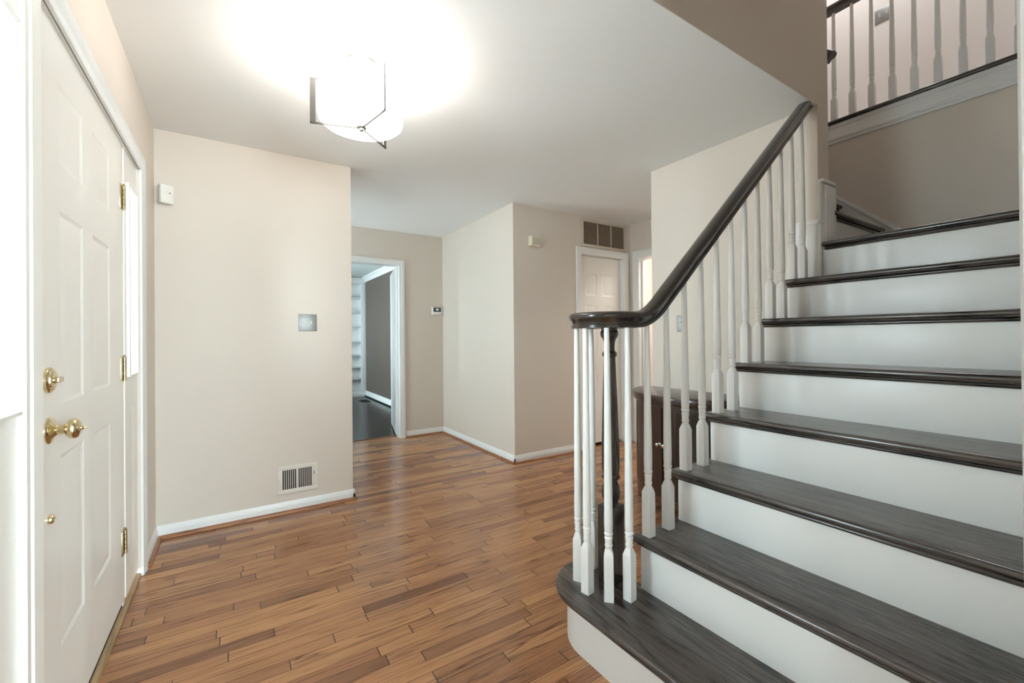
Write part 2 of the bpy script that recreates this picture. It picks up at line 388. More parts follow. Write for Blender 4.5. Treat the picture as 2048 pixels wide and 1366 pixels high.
# ------------------------------------------------------------------ front door unit
DX = -.012          # face of the slab
def panel_slab(g, ax, face, n, a0, a1, z0, z1, th, panels):
    """slab with raised panels: ax 'X' -> face plane x=face, a = y ; n=+-1 outward"""
    def P(a, z, d): return (face-n*d, a, z) if ax == 'X' else (a, face-n*d, z)
    us = sorted({a0, a1} | {p[0] for p in panels} | {p[1] for p in panels}); vs = sorted({z0, z1} | {p[2] for p in panels} | {p[3] for p in panels})
    cells = {(round(p[0], 4), round(p[2], 4)) for p in panels}
    inside = lambda u, v: any(p[0]-1e-6 <= u <= p[1]+1e-6 and p[2]-1e-6 <= v <= p[3]+1e-6 for p in panels)
    for i in range(len(us)-1):
        for j in range(len(vs)-1):
            if not inside((us[i]+us[i+1])/2, (vs[j]+vs[j+1])/2):
                g.faces([P(us[i], vs[j], 0), P(us[i+1], vs[j], 0), P(us[i+1], vs[j+1], 0), P(us[i], vs[j+1], 0)], [(0, 1, 2, 3)])
    for (u0, u1, v0, v1) in panels:
        steps = [(0, 0), (.003, .001), (.013, .0046), (.017, .0048), (.042, .0012), (.044, .0012)]
        loops = [[P(u0+i, v0+i, d), P(u1-i, v0+i, d), P(u1-i, v1-i, d), P(u0+i, v1-i, d)] for i, d in steps]
        vsx = [p for l in loops for p in l]; fs = []
        for k in range(len(loops)-1):
            for i in range(4): fs.append((k*4+i, k*4+(i+1) % 4, (k+1)*4+(i+1) % 4, (k+1)*4+i))
        fs.append(tuple(range(len(vsx)-4, len(vsx))))
        g.faces(vsx, fs)
    c = [(a0, z0), (a1, z0), (a1, z1), (a0, z1)]
    v = [P(a, z, 0) for a, z in c]+[P(a, z, th) for a, z in c]
    g.faces(v, [(0, 1, 5, 4), (1, 2, 6, 5), (2, 3, 7, 6), (3, 0, 4, 7), (4, 5, 6, 7)])
    bmesh.ops.remove_doubles(g.bm, verts=g.bm.verts[:], dist=1e-5)
    return g
pc = [(1.69, 1.915), (2.025, 2.265)]; pz = [(1.675, 1.905), (1.0, 1.545), (.325, .86)]
g = panel_slab(G(), 'X', DX, 1, 1.516, 2.472, .052, 2.036, .044, [(a, b, c, d) for a, b in pc for c, d in pz])
door = struct(g.obj('door_1', M['door'], smooth=20))
def hinge(z, parent):
    g = G(); g.box(DX-.002, 2.444, z-.052, DX+.003, 2.476, z+.052, bev=.001)
    for k in range(5):
        g.lathe([(.004, z-.052+k*.0208), (.0062, z-.051+k*.0208), (.0062, z-.0325+k*.0208), (.004, z-.0315+k*.0208)], (DX+.007, 2.482, 0), 12)
    g.lathe([(.0035, z+.052), (.005, z+.055), (.002, z+.061)], (DX+.007, 2.482, 0), 10)
    g.box(DX-.002, 2.488, z-.052, DX+.003, 2.512, z+.052, bev=.001)
    h = g.obj('hinge', M['oldbrass'], parent)
    s = G()
    for zz in (-.036, 0, .036): s.lathe([(.0045, DX+.003), (.0045, DX+.0042), (.002, DX+.0046)], (0, 2.452, z+zz), 10, 'X')
    s.obj('hinge_screws', M['steel'], h)
for z in (1.80, 1.055, .305): hinge(z, door)
# deadbolt: stepped rosette and thumb turn
g = G().lathe([(.0335, DX-.001), (.0335, DX+.006), (.031, DX+.009), (.0275, DX+.010), (.0265, DX+.013), (.022, DX+.0145), (.008, DX+.015)], (0, 1.592, 1.075), 36, 'X')
db = g.obj('deadbolt', M['brass'], door)
G().lathe([(.009, DX+.013), (.009, DX+.019), (.006, DX+.02)], (0, 1.592, 1.075), 16, 'X').box(DX+.016, 1.586, 1.067, DX+.024, 1.624, 1.082, bev=.0035).obj('thumb_turn', M['brass'], db)
# knob
g = G().lathe([(.0355, DX-.001), (.0355, DX+.0025), (.0325, DX+.006), (.025, DX+.009), (.0165, DX+.0125), (.0125, DX+.018), (.0125, DX+.026), (.0125, DX+.031), (.016, DX+.0335),
               (.0215, DX+.036), (.0255, DX+.0405), (.0272, DX+.0465), (.0262, DX+.0525), (.0225, DX+.0575), (.0165, DX+.0608), (.0085, DX+.0622), (.0065, DX+.0624)], (0, 1.60, .943), 40, 'X')
kb = g.obj('door_knob', M['brass'], door)
G().lathe([(.006, DX+.061), (.006, DX+.0645), (.0035, DX+.067), (.003, DX+.0715), (.0015, DX+.0735)], (0, 1.60, .943), 12, 'X').obj('lock_button', M['brass'], kb)
G().lathe([(.0115, DX-.001), (.0115, DX+.007), (.0095, DX+.010), (.004, DX+.0115)], (0, 1.597, .711), 20, 'X').box(DX+.0105, 1.588, .709, DX+.0125, 1.606, .713).obj('brass_knob_small', M['brass'], door)
G().box(DX-.004, 1.5165, .915, DX+.004, 1.531, .965, bev=.0015).obj('strike_plate', M['oldbrass'], door)
G().box(DX-.04, 1.516, .03, DX-.004, 2.472, .054).obj('door_sweep', M['black'], door)

# mullion posts and sidelights
def post(y0, y1):
    g = G()
    prof = [(-.06, y0), (.004, y0), (.004, y0+.018), (-.008, y0+.022), (-.008, y0+.036), (.004, y0+.04), (.006, y1-.02), (.0, y1-.012), (-.012, y1-.010), (-.012, y1-.001), (-.06, y1-.001)]
    g.prism(prof, .03, 2.036, 'XY'); return struct(g.obj('trim_mullion', M['door'], smooth=20))
post(1.405, 1.515); 
g = G().prism([(-.06, 2.474), (-.0135, 2.474), (-.0135, 2.512), (-.018, 2.514), (-.018, 2.53), (-.06, 2.53)], .03, 2.036, 'XY'); struct(g.obj('trim_mullion', M['door'], smooth=20))
def sidelight(idx, y0, y1, ga, gb):
    """frame y0..y1, glass opening ga..gb"""
    zb, zt = 1.012, 1.895
    g = G()
    f, bk = -.012, -.06
    g.box(bk, y0, 1.012, f, ga, 2.036).box(bk, gb, 1.012, f, y1, 2.036).box(bk, ga, zt, f, gb, 2.036)
    # bevelled glazing bead round the opening
    for (p0, p1) in (((ga, zb), (gb, zb)), ((gb, zb), (gb, zt)), ((gb, zt), (ga, zt)), ((ga, zt), (ga, zb))): pass
    bead = [(0, -.012), (.0, -.001), (-.008, .001), (-.012, -.004), (-.012, -.012)]
    loops = []
    for u, d in bead: loops.append([(f+d+.012, ga-u, zb-u), (f+d+.012, gb+u, zb-u), (f+d+.012, gb+u, zt+u), (f+d+.012, ga-u, zt+u)])
    vs = [p for l in loops for p in l]; fs = []
    for k in range(len(loops)-1):
        for i in range(4): fs.append((k*4+i, k*4+(i+1) % 4, (k+1)*4+(i+1) % 4, (k+1)*4+i))
    g.faces(vs, fs)
    panel_slab(g, 'X', f, 1, y0, y1, .04, 1.012, .045, [(y0+.095, y1-.095, .19, .865)])
    w = struct(g.obj('window_%d' % idx, M['door'], smooth=20))
    G().box(-.036, ga-.004, zb-.004, -.031, gb+.004, zt+.004).obj('glass_pane', M['glass'], w)
    m = G()
    for k in range(1, 4): m.box(-.039, ga, zb+(zt-zb)*k/4-.004, -.029, gb, zb+(zt-zb)*k/4+.004)
    m.box(-.039, (ga+gb)/2-.004, zb, -.029, (ga+gb)/2+.004, zt)
    m.obj('muntin', M['white'], w)
    return w
sidelight(1, .985, 1.405, 1.10, 1.40)
sidelight(2, 2.53, 2.815, 2.575, 2.77)
struct(G().box(-.06, .985, 2.036, -.004, 2.815, 2.075).obj('trim_head', M['door']))
struct(G().prism([(-.1, 0), (.0, 0), (.0, .012), (-.03, .026), (-.1, .034)], .985, 2.84, 'XZ').obj('trim_threshold', M['sill']))

# other windows, out of frame: plain frames and panes
def plain_window(idx, ax, pos, a0, a1, z0, z1):
    g = G(); t = .05
    def B(u0, w0, u1, w1):
        if ax == 'X': g.box(pos-.1, u0, w0, pos-.04, u1, w1)
        else: g.box(u0, pos-.1, w0, u1, pos-.04, w1)
    B(a0, z0, a0+t, z1); B(a1-t, z0, a1, z1); B(a0+t, z0, a1-t, z0+t); B(a0+t, z1-t, a1-t, z1); B(a0+t, (z0+z1)/2-.02, a1-t, (z0+z1)/2+.02)
    w = struct(g.obj('window_%d' % idx, M['white']))
    p = G()
    if ax == 'X': p.box(pos-.075, a0+t, z0+t, pos-.07, a1-t, z1-t)
    else: p.box(a0+t, pos-.075, z0+t, a1-t, pos-.07, z1-t)
    p.obj('glass_pane', M['glass'], w)
plain_window(3, 'X', 0, 4.25, 4.7, .6, 2.1)
plain_window(4, 'X', 0, -3.0, -.8, .45, 2.15)
plain_window(5, 'Y', -4.05, .7, 3.3, .35, 2.25)
plain_window(6, 'X', 0, 6.5, 7.8, .8, 2.1)

# closet door, office door
six = lambda a0, a1: [(u0, u1, v0, v1) for u0, u1 in ((a0+.1, (a0+a1)/2-.04), ((a0+a1)/2+.04, a1-.1)) for v0, v1 in ((1.62, 1.86), (.95, 1.52), (.25, .82))]
g = panel_slab(G(), 'Y', YC+.05, -1, 3.433, 4.057, .035, 2.042, .035, six(3.433, 4.057))
d2 = struct(g.obj('door_2', M['door'], smooth=20))
G().box(3.428, YC+.044, .97, 3.446, YC+.052, 1.06, bev=.001).obj('hinge', M['brass'], d2)
g = panel_slab(G(), 'Y', 0, 1, 0, .74, .02, 2.035, .018, six(0, .74))
panel_slab(g, 'Y', -.036, -1, 0, .74, .02, 2.035, .018, six(0, .74))
bmesh.ops.transform(g.bm, matrix=Matrix.Translation((2.02, YB+.13, 0)) @ Matrix.Rotation(math.radians(77), 4, 'Z'), verts=g.bm.verts[:])
d3 = struct(g.obj('door_3', M['white'], smooth=20))

# ------------------------------------------------------------------ staircase
def riser_x(k): return X1+(k-1)*RUN
stair = thing('staircase', (riser_x(4), .6, 0), 'main flight of dark oak treads and white risers up to the landing', 'staircase')
def arc(cx, cy, r, a0, a1, n): return [(cx+r*math.cos(math.radians(a0+(a1-a0)*i/n)), cy+r*math.sin(math.radians(a0+(a1-a0)*i/n))) for i in range(n+1)]
bull = (1.64, 1.205)
def bull_poly(r, xf, xb):
    # rounded starting step: front edge x=xf from the near wall to the round end, then back to the second riser
    pts = [(xb, YN+.002), (xf, YN+.002)][::-1]
    ring = arc(bull[0], bull[1], r, 180, 20, 20)
    pts = [(xf, YN+.002), (xb, YN+.002), (xb, bull[1]+r*math.sin(math.radians(20)))]+ring[::-1]
    return pts
def horiz_front(e, xb):
    a, b = e.verts[0].co, e.verts[1].co
    return abs(a.z-b.z) < 1e-5 and not (a.x > xb-1e-4 and b.x > xb-1e-4) and not (a.y < YN+.003 and b.y < YN+.003)
for k in range(1, NT_+1):
    rx, z = riser_x(k), k*RISE
    if k == 1:
        xb = riser_x(2)+.02
        g = G().prism(bull_poly(.222, rx-.048, xb), z-.027, z, 'XY', bev=.0125, seg=4, pick=lambda e: horiz_front(e, xb))
        td = g.obj('tread', M['tread'], stair)
        c = G().prism(bull_poly(.2, rx-.026, xb), z-.043, z-.0265, 'XY', bev=.009, seg=3, pick=lambda e: horiz_front(e, xb))
        c.obj('cove_moulding', M['tread'], td)
        r = G().prism(bull_poly(.178, rx, xb), 0, z-.02, 'XY')
        r.obj('riser', M['white'], stair)
    else:
        xb = riser_x(k+1)+.015 if k < NT_ else XU-.002
        y1 = YS+.02 if k < NT_ else YW-.024
        poly = [(rx-.033, YN+.002), (xb, YN+.002), (xb, y1), (rx-.033, y1)]
        g = G().prism(poly, z-.027, z, 'XY', bev=.0125, seg=4, pick=lambda e: horiz_front(e, xb))
        td = g.obj('tread', M['tread'], stair)
        y2 = YS+.008 if k < NT_ else YW-.03
        poly = [(rx-.014, YN+.002), (rx+.06, YN+.002), (rx+.06, y2), (rx-.014, y2)]
        c = G().prism(poly, z-.043, z-.0265, 'XY', bev=.009, seg=3, pick=lambda e: horiz_front(e, rx+.06))
        c.obj('cove_moulding', M['tread'], td)
        y3 = YS if k < NT_ else YW-.019
        G().box(rx, YN+.002, (k-1)*RISE-.001, rx+.018, y3, z-.02, bev=.002).obj('riser', M['white'], stair)
# open stringer: stepped white board on the far side, down to the floor
pts = [(riser_x(1)+.14, 0), (XC-.002, 0), (XC-.002, 7*RISE-.027)]
for k in range(7, 1, -1):
    pts += [(riser_x(k)+.012, k*RISE-.027), (riser_x(k)+.012, (k-1)*RISE-.027)]
pts += [(riser_x(1)+.14, RISE-.027)]
G().prism(pts, YS-.022, YS-.002, 'XZ').obj('stringer', M['white'], stair)
# trim where the stairs meet the wall end
sbox('trim_wall_base', M['white'], (XC-.014, YW-.004, 7*RISE, XC, YS+.06, 1.785), (XC-.014, YW-.018, 7*RISE, XC+.09, YW-.0, 1.785), bev=.002)
struct(G().prism([(XC-.004, 1.785), (XC-.014, 1.785), (XC-.012, 1.797), (XC-.005, 1.81), (XC+.0, 1.815)], YW-.004, YS+.06, 'XZ').obj('trim_wall_base_cap', M['white']))
sbox('trim_stair_post', M['white'], (XC-.006, YW-.014, 1.79, XC2+.02, YW, 2.012), (XC+.03, YW-.028, 1.684, XC2+.022, YW-.014, 2.0), (XC2, YW-.014, 1.684, XC2+.022, YW+.1, 2.012), bev=.002)
struct(G().prism([(XC-.006, 2.012), (XC2+.024, 2.012), (XC2+.024, 2.018), (XC2+.008, 2.03), (XC-.0, 2.03), (XC-.006, 2.022)], YW-.028, YW, 'XZ').obj('trim_stair_post_cap', M['white']))

# upper flight beyond the wall end
up = thing('upper_staircase', (3.6, 1.1, 8*RISE), 'upper flight with dark treads turning left behind the wall at the landing', 'staircase')
for k in range(3):
    y0, z = 1.05+k*RUN, (9+k)*RISE-.014
    g = G().prism([(XC2+.002, y0-.033), (XU-.03, y0-.033), (XU-.03, y0+RUN+.01), (XC2+.002, y0+RUN+.01)], z-.027, z, 'XY', bev=.0125, seg=4,
                  pick=lambda e: abs(e.verts[0].co.z-e.verts[1].co.z) < 1e-5 and e.verts[0].co.y < y0 and e.verts[1].co.y < y0)
    t = g.obj('tread', M['treadx'], up)
    G().prism([(XC2+.002, y0-.014), (XU-.03, y0-.014), (XU-.03, y0+.05), (XC2+.002, y0+.05)], z-.043, z-.0265, 'XY', bev=.009, seg=3,
              pick=lambda e: abs(e.verts[0].co.z-e.verts[1].co.z) < 1e-5 and e.verts[0].co.y < y0 and e.verts[1].co.y < y0).obj('cove_moulding', M['treadx'], t)
    G().box(XC2+.002, y0, z-RISE-.001, XU-.025, y0+.018, z-.02).obj('riser', M['white'], up)
sl = RISE/RUN
g = G().prism([(.62, 8*RISE), (1.9, 8*RISE), (1.9, 2.04+sl*(1.9-1.17)), (.80, 2.04+sl*(.8-1.17)), (.62, 8*RISE+.06)], XU-.022, XU-.001, 'YZ')
sk = g.obj('skirt_board', M['white'], up)
G().prism([(.80, 2.04+sl*(.8-1.17)-.012), (1.9, 2.04+sl*(1.9-1.17)-.012), (1.9, 2.04+sl*(1.9-1.17)+.02), (.80, 2.04+sl*(.8-1.17)+.02)], XU-.032, XU-.001, 'YZ', bev=.004, seg=2).obj('skirt_cap', M['white'], sk)

# ------------------------------------------------------------------ railing of the main flight
YR = 1.088
rail = thing('stair_railing', (1.655, 1.225, RISE), 'dark stained handrail curling onto a turned newel with white balusters', 'railing')
ZB = 1.209; x_end = XC-.002
def zlin(x): return 2.334-sl*(2.97-x)
xk = 2.97-(2.334-ZB)/sl; EL = .084
def zrail(x):
    if x <= xk-EL: return ZB
    if x >= xk+EL: return zlin(x)
    return ZB+sl*(x-(xk-EL))**2/(4*EL)
HP = [(.020, 0), (.021, .011), (.0178, .0135), (.0185, .0175), (.0215, .025), (.0272, .034), (.0308, .042), (.0305, .049), (.0255, .0555), (.014, .0598)]
prof = HP+[(0, .061)]+[(-u, h) for u, h in HP[::-1]]
vc = (1.640, 1.225); R0 = vc[1]-YR
path = [(x_end-i*(x_end-(xk+EL))/6, YR, zlin(x_end-i*(x_end-(xk+EL))/6)) for i in range(6)]
nE = 14
path += [(xk+EL-2*EL*i/nE, YR, zrail(xk+EL-2*EL*i/nE)) for i in range(nE+1)]
if xk-EL > vc[0]: path += [(vc[0]+(xk-EL-vc[0])*.4, YR, ZB)]
for i in range(0, 41):
    th = i/40*2*PI*1.12; r = R0*(1-.36*th/(2*PI))
    a = -PI/2-th
    path.append((vc[0]+r*math.cos(a), vc[1]+r*math.sin(a), ZB))
hr = G().sweep(prof, path)
hr.lathe([(.05, ZB), (.051, ZB+.011), (.047, ZB+.0135), (.048, ZB+.02), (.056, ZB+.036), (.058, ZB+.047), (.05, ZB+.056), (.02, ZB+.0605), (.002, ZB+.061)], (vc[0], vc[1], 0), 24)
hr.obj('handrail', M['treadx'], rail, smooth=40)
def sq(c, half, k, z, rot, n=16):
    out = []
    for i in range(n):
        t = 2*PI*(i+.0)/n+PI/n*0
        ca, sa = math.cos(t), math.sin(t); m = max(abs(ca), abs(sa)); f = (1-k)+k/m
        x, y = half*f*ca, half*f*sa
        out.append((c[0]+x*math.cos(rot)-y*math.sin(rot), c[1]+x*math.sin(rot)+y*math.cos(rot), z))
    return out
def baluster(c, z0, z1, rot=0.0, blk=.165, parent=None):
    s = [(0, .0172, 1), (blk-.004, .0172, 1), (blk, .0172, .98), (blk+.014, .0155, .45), (blk+.026, .0122, 0), (blk+.030, .0122, 0), (blk+.033, .0140, 0), (blk+.036, .0145, 0), (blk+.039, .0140, 0),
         (blk+.043, .0128, 0), (blk+.054, .0136, 0), (blk+.066, .0150, 0), (blk+.069, .0132, 0), (blk+.072, .0132, 0), (blk+.0745, .0155, 0), (blk+.079, .0162, 0), (blk+.0835, .0155, 0), (blk+.086, .0138, 0), (blk+.091, .0150, 0), (blk+.12, .0158, 0)]
    hgt = z1-z0
    for q in (.25, .5, .75, 1.0): s.append((blk+.12+(hgt-blk-.12)*q, .0158-(.0158-.0095)*q, 0))
    g = G(); g.rings([sq(c, h, k, z0+z, rot) for z, h, k in s])
    return g.obj('baluster', M['white'], parent, smooth=30)
for k in range(2, 8):
    for j in (0, 1):
        bx = 1.714+(k-2)*RUN+j*.1156
        baluster((bx, YR), k*RISE, zrail(bx)+.004, 0, .165, rail)
for (bx, by, rot) in [(1.612, 1.093, .15), (1.546, 1.132, .75), (1.514, 1.212, .15), (1.543, 1.294, .5), (1.659, 1.333, .3)]:
    baluster((bx, by), RISE, ZB+.004, rot, .165, rail)
nw = (1.655, 1.225)
g = G(); z0 = RISE
prof_n = [(0, .0375, 1), (.292, .0375, 1), (.297, .036, 1), (.302, .03, .4), (.306, .026, 0), (.312, .026, 0), (.316, .031, 0), (.33, .036, 0), (.35, .0375, 0), (.37, .0345, 0), (.386, .0275, 0), (.396, .025, 0),
          (.40, .033, 0), (.405, .0365, 0), (.411, .0365, 0), (.416, .033, 0), (.42, .0315, 0), (.445, .036, 0), (.50, .0355, 0), (.6, .0325, 0), (.72, .029, 0), (.85, .0245, 0), (.884, .0235, 0),
          (.888, .0265, 0), (.893, .0295, 0), (.901, .0295, 0), (.906, .0262, 0), (.91, .0215, 0), (.925, .0205, 0), (.945, .0225, 0), (.958, .027, 0), (.966, .033, 0), (.975, .036, 0), (.984, .036, 0), (.99, .032, 0), (1.003, .032, 0)]
g.rings([sq(nw, h, k, z0+z, math.radians(14)) for z, h, k in prof_n])
g.obj('newel_post', M['treadz'], rail, smooth=30)

# ------------------------------------------------------------------ balcony: edge trims and railing
struct(G().box(XU-.032, YN, ZU-.028, XU+.14, YE, ZU, bev=.01, seg=3).obj('trim_balcony_nosing', M['tread']))
struct(G().prism([(XU, ZU-.16), (XU, ZU-.028), (XU-.016, ZU-.028), (XU-.013, ZU-.052), (XU-.008, ZU-.056), (XU-.008, ZU-.118), (XU-.02, ZU-.126), (XU-.02, ZU-.135), (XU-.012, ZU-.146), (XU-.010, ZU-.16)], YN, YE, 'XZ').obj('trim_balcony_fascia', M['white'], smooth=20))
bal = thing('balcony_railing', (XU+.04, .9, ZU), 'upstairs balcony railing of white balusters above the landing wall', 'railing')
for i in range(13):
    y = 1.64-.1085*i
    if y > .14: baluster((XU+.035, y), ZU, 3.50, 0, .165, bal)
G().sweep(prof, [(XU+.035, YE-.1-i*.25, 3.495) for i in range(8)]+[(XU+.035, YN+.01, 3.495)]).obj('handrail', M['tread'], bal, smooth=40)
# handrail of the upper flight, fixed to the back of the stair wall
wh = thing('wall_handrail', (XC2+.05, 1.3, 2.9), 'short end of a dark handrail high beside the stair wall edge', 'handrail')
G().sweep(prof, [(XC2+.055, 1.072+i*.15, 2.745+sl*i*.15) for i in range(6)]).obj('rail', M['tread'], wh, smooth=40)
G().lathe([(.03, 0), (.03, .006), (.01, .01), (.008, .05)], (XC2, 1.4, 3.05), 16, 'X').obj('bracket', M['oldbrass'], wh)

# ------------------------------------------------------------------ ceiling light
LX, LY = .887, 1.998
lamp = thing('ceiling_light', (LX, LY, H), 'semi-flush ceiling light with white glass drum in thin metal straps', 'ceiling light')
G().lathe([(.075, H), (.075, H-.012), (.068, H-.022), (.02, H-.026), (.012, H-.028), (.012, H-.09), (.004, H-.092)], (LX, LY, 0), 36).obj('canopy', M['nickel'], lamp)
zt, zb = 2.30, 2.141
g = G().lathe([(.02, zb+.002), (.12, zb), (.165, zb+.006), (.180, zb+.018), (.184, zb+.035), (.184, zt), (.180, zt), (.178, zb+.04), (.16, zb+.014), (.02, zb+.01)], (LX, LY, 0), 64)
g.obj('glass_drum', M['lamp'], lamp)
Rv = Vector((.839, -.544, 0)); Fv = Vector((.544, .839, 0))
for ph in (194, 315, 77):
    d = Rv*math.cos(math.radians(ph))+Fv*math.sin(math.radians(ph)); ang = math.atan2(d.y, d.x); rot = Matrix.Translation((LX, LY, 0)) @ Matrix.Rotation(ang, 4, 'Z')
    g = G()
    g.box(.012, -.0026, zb-.009, .216, .0026, zb-.001, rot=rot)
    g.box(.192, -.0026, zb-.009, .216, .0026, zt+.03, rot=rot)
    g.box(.02, -.0026, zt+.03, .216, .0026, zt+.036, rot=rot)
    g.obj('strap', M['strap'], lamp)
G().lathe([(.002, zb-.022), (.008, zb-.02), (.011, zb-.014), (.011, zb-.010), (.02, zb-.008), (.022, zb-.002), (.016, zb+.002), (.004, zb+.004)], (LX, LY, 0), 24).obj('finial', M['nickel'], lamp)

for bx_, by_ in ((.07, .03), (-.06, .05), (-.01, -.08)):
    bl = bpy.data.lights.new('lamp_bulb_light', 'POINT'); bl.energy = 3.8; bl.color = (1, .97, .925); bl.shadow_soft_size = .03
    bo = bpy.data.objects.new('lamp_bulb_light', bl); COL.objects.link(bo); bo.location = (LX+bx_, LY+by_, 2.335)

# ------------------------------------------------------------------ fittings on the walls
def frame(origin, right, n):
    """matrix: local x = right along the wall, y = out of the wall, z = up"""
    r, nn = Vector(right), Vector(n)
    return Matrix(((r.x, nn.x, 0, origin[0]), (r.y, nn.y, 0, origin[1]), (r.z, nn.z, 1, origin[2]), (0, 0, 0, 1)))
def place(g, mt): bmesh.ops.transform(g.bm, matrix=mt, verts=g.bm.verts[:]); return g
def plate(name, mt, w, h, n, label, mat='steel', tog='ivory'):
    t = thing(name, mt.translation, label, 'light switch')
    g = G().box(-w/2, 0, -h/2, w/2, .006, h/2, bev=.0028, seg=3); place(g, mt).obj('cover_plate', M[mat], t)
    xs = [0] if n == 1 else [-.023, .023]
    for x in xs:
        g = G().box(x-.005, .004, -.012, x+.005, .0075, .012, bev=.001).box(x-.004, .005, .0, x+.004, .019, .009, bev=.0015, rot=None)
        place(g, mt).obj('toggle', M[tog], t)
        for z in (.03, -.03): place(G().lathe([(.0028, .0055), (.0028, .0068), (.001, .0072)], (x, 0, z), 10, 'Y'), mt).obj('screw', M['nickel'], t)
    return t
plate('light_switch', frame((.826, YA, 1.293), (1, 0, 0), (0, -1, 0)), .116, .117, 2, 'double silver toggle switch plate on the beige wall near the front door')
plate('light_switch', frame((XC, 1.916, 1.268), (0, -1, 0), (-1, 0, 0)), .072, .117, 1, 'single silver toggle switch behind the balusters above the cabinet')
plate('light_switch', frame((5.0, 1.305, 3.872), (0, -1, 0), (-1, 0, 0)), .116, .117, 2, 'double silver switch plate upstairs behind the balcony railing', tog='bone')

# supply register low on the left wall
mt = frame((.7585, YA, .222), (1, 0, 0), (0, -1, 0)); w, h = .25, .188
t = thing('wall_register', mt.translation, 'cream louvred air register low on the left wall above baseboard', 'air vent')
g = G()
for b in ((-w/2, 0, -h/2, w/2, .006, -.066), (-w/2, 0, .066, w/2, .006, h/2), (-w/2, 0, -.066, -.096, .006, .066), (.088, 0, -.066, w/2, .006, .066), (-.009, 0, -.066, .002, .006, .066)): g.box(*b, bev=.0012)
place(g, mt).obj('frame', M['grille'], t)
place(G().box(-.1, .0003, -.07, .092, .0012, .07), mt).obj('backing', M['duct'], t)
for x0, x1, tilt in ((-.096, -.009, 35), (.002, .088, -35)):
    for i in range(8):
        x = x0+(x1-x0)*i/7
        rot = Matrix.Translation((x, .0035, 0)) @ Matrix.Rotation(math.radians(tilt), 4, 'Z')
        place(G().box(-.0008, -.0022, -.067, .0008, .0022, .067, rot=rot).box(-.002, .0, -.067, .0015, .003, .067, rot=Matrix.Translation((x, .0035, 0))), mt).obj('louvre', M['grille'], t)
place(G().box(.1, .005, .012, .103, .012, .034, bev=.001), mt).obj('damper_lever', M['black'], t)
for x in (-.114, .116): place(G().lathe([(.003, .005), (.003, .0075), (.001, .008)], (x, 0, 0), 10, 'Y'), mt).obj('screw', M['nickel'], t)

# return-air grille above the closet door
mt = frame((3.762, YC, 2.272), (1, 0, 0), (0, -1, 0)); w, h = .664, .296
t = thing('return_air_grille', mt.translation, 'beige return air grille of three panels above the closet door', 'air vent')
g = G(); iw, ih = .60, .236
for b in ((-w/2, 0, -h/2, w/2, .012, -ih/2), (-w/2, 0, ih/2, w/2, .012, h/2), (-w/2, 0, -ih/2, -iw/2, .012, ih/2), (iw/2, 0, -ih/2, w/2, .012, ih/2)): g.box(*b, bev=.002)
place(g, mt).obj('frame', M['beigegrille'], t)
place(G().box(-iw/2, .0005, -ih/2, iw/2, .0015, ih/2), mt).obj('backing', M['duct'], t)
for x in (-.1, .1): place(G().box(x-.005, .004, -ih/2, x+.005, .013, ih/2, bev=.001), mt).obj('divider', M['beigegrille'], t)
for k in range(3):
    g = G(); x0 = -iw/2+k*.2+.004; x1 = x0+.192
    for i in range(16):
        z = -ih/2+.008+i*(ih-.016)/15
        g.box(x0, -.004, -.0006, x1, .004, .0006, rot=Matrix.Translation((0, .006, z)) @ Matrix.Rotation(math.radians(40), 4, 'X'))
    for i in range(13): g.box(x0+i*.016-.0006, .002, -ih/2+.003, x0+i*.016+.0006, .008, ih/2-.003)
    place(g, mt).obj('louvre_panel', M['mesh'], t)

# thermostat by the inside corner
mt = frame((2.505, YB, 1.515), (1, 0, 0), (0, -1, 0))
t = thing('thermostat', mt.translation, 'white thermostat with dark lit screen beside the inside corner', 'thermostat')
place(G().box(-.068, 0, -.05, .068, .024, .05, bev=.007, seg=3), mt).obj('case', M['bone'], t)
sc = place(G().box(-.052, .0235, -.012, .046, .0255, .04, bev=.0006), mt).obj('screen', M['screen'], t)
def text_mesh(txt, size, mt, mat, parent, name, x, z, y):
    c = bpy.data.curves.new(name, 'FONT'); c.body = txt; c.size = size; c.align_x = 'CENTER'; c.align_y = 'CENTER'; c.extrude = .0003
    to = bpy.data.objects.new(name+'_tmp', c); COL.objects.link(to)
    me = bpy.data.meshes.new_from_object(to.evaluated_get(bpy.context.evaluated_depsgraph_get()))
    bpy.data.objects.remove(to); bpy.data.curves.remove(c)
    me.transform(mt @ Matrix.Translation((x, y, z)) @ Matrix.Rotation(PI/2, 4, 'X'))
    me.name = name; me.materials.clear(); me.materials.append(mat)
    o = bpy.data.objects.new(name, me); COL.objects.link(o)
    o.parent = parent; return o
text_mesh('72', .032, mt, M['digit'], sc, 'temperature_digits', -.003, .014, .0262)
place(G().box(.046, .0235, -.036, .053, .0258, -.03, bev=.001), mt).obj('indicator', M['black'], t)

# door chime on the wall left of the closet
mt = frame((2.822, YC, 2.1), (1, 0, 0), (0, -1, 0))
t = thing('door_chime', mt.translation, 'small cream square chime box with fine slots high on wall', 'door chime')
g = G(); g.rings([[(-.06, 0, -.047), (.06, 0, -.047), (.06, 0, .047), (-.06, 0, .047)], [(-.06, .03, -.047), (.06, .03, -.047), (.06, .03, .047), (-.06, .03, .047)], [(-.048, .042, -.038), (.056, .042, -.038), (.056, .042, .044), (-.048, .042, .044)]])
place(g, mt).obj('case', M['ivory'], t)
g = G()
for i in range(9): g.box(-.04, .0415, -.028+i*.007, .05, .0435, -.0255+i*.007)
place(g, mt).obj('speaker_slats', M['beigegrille'], t)

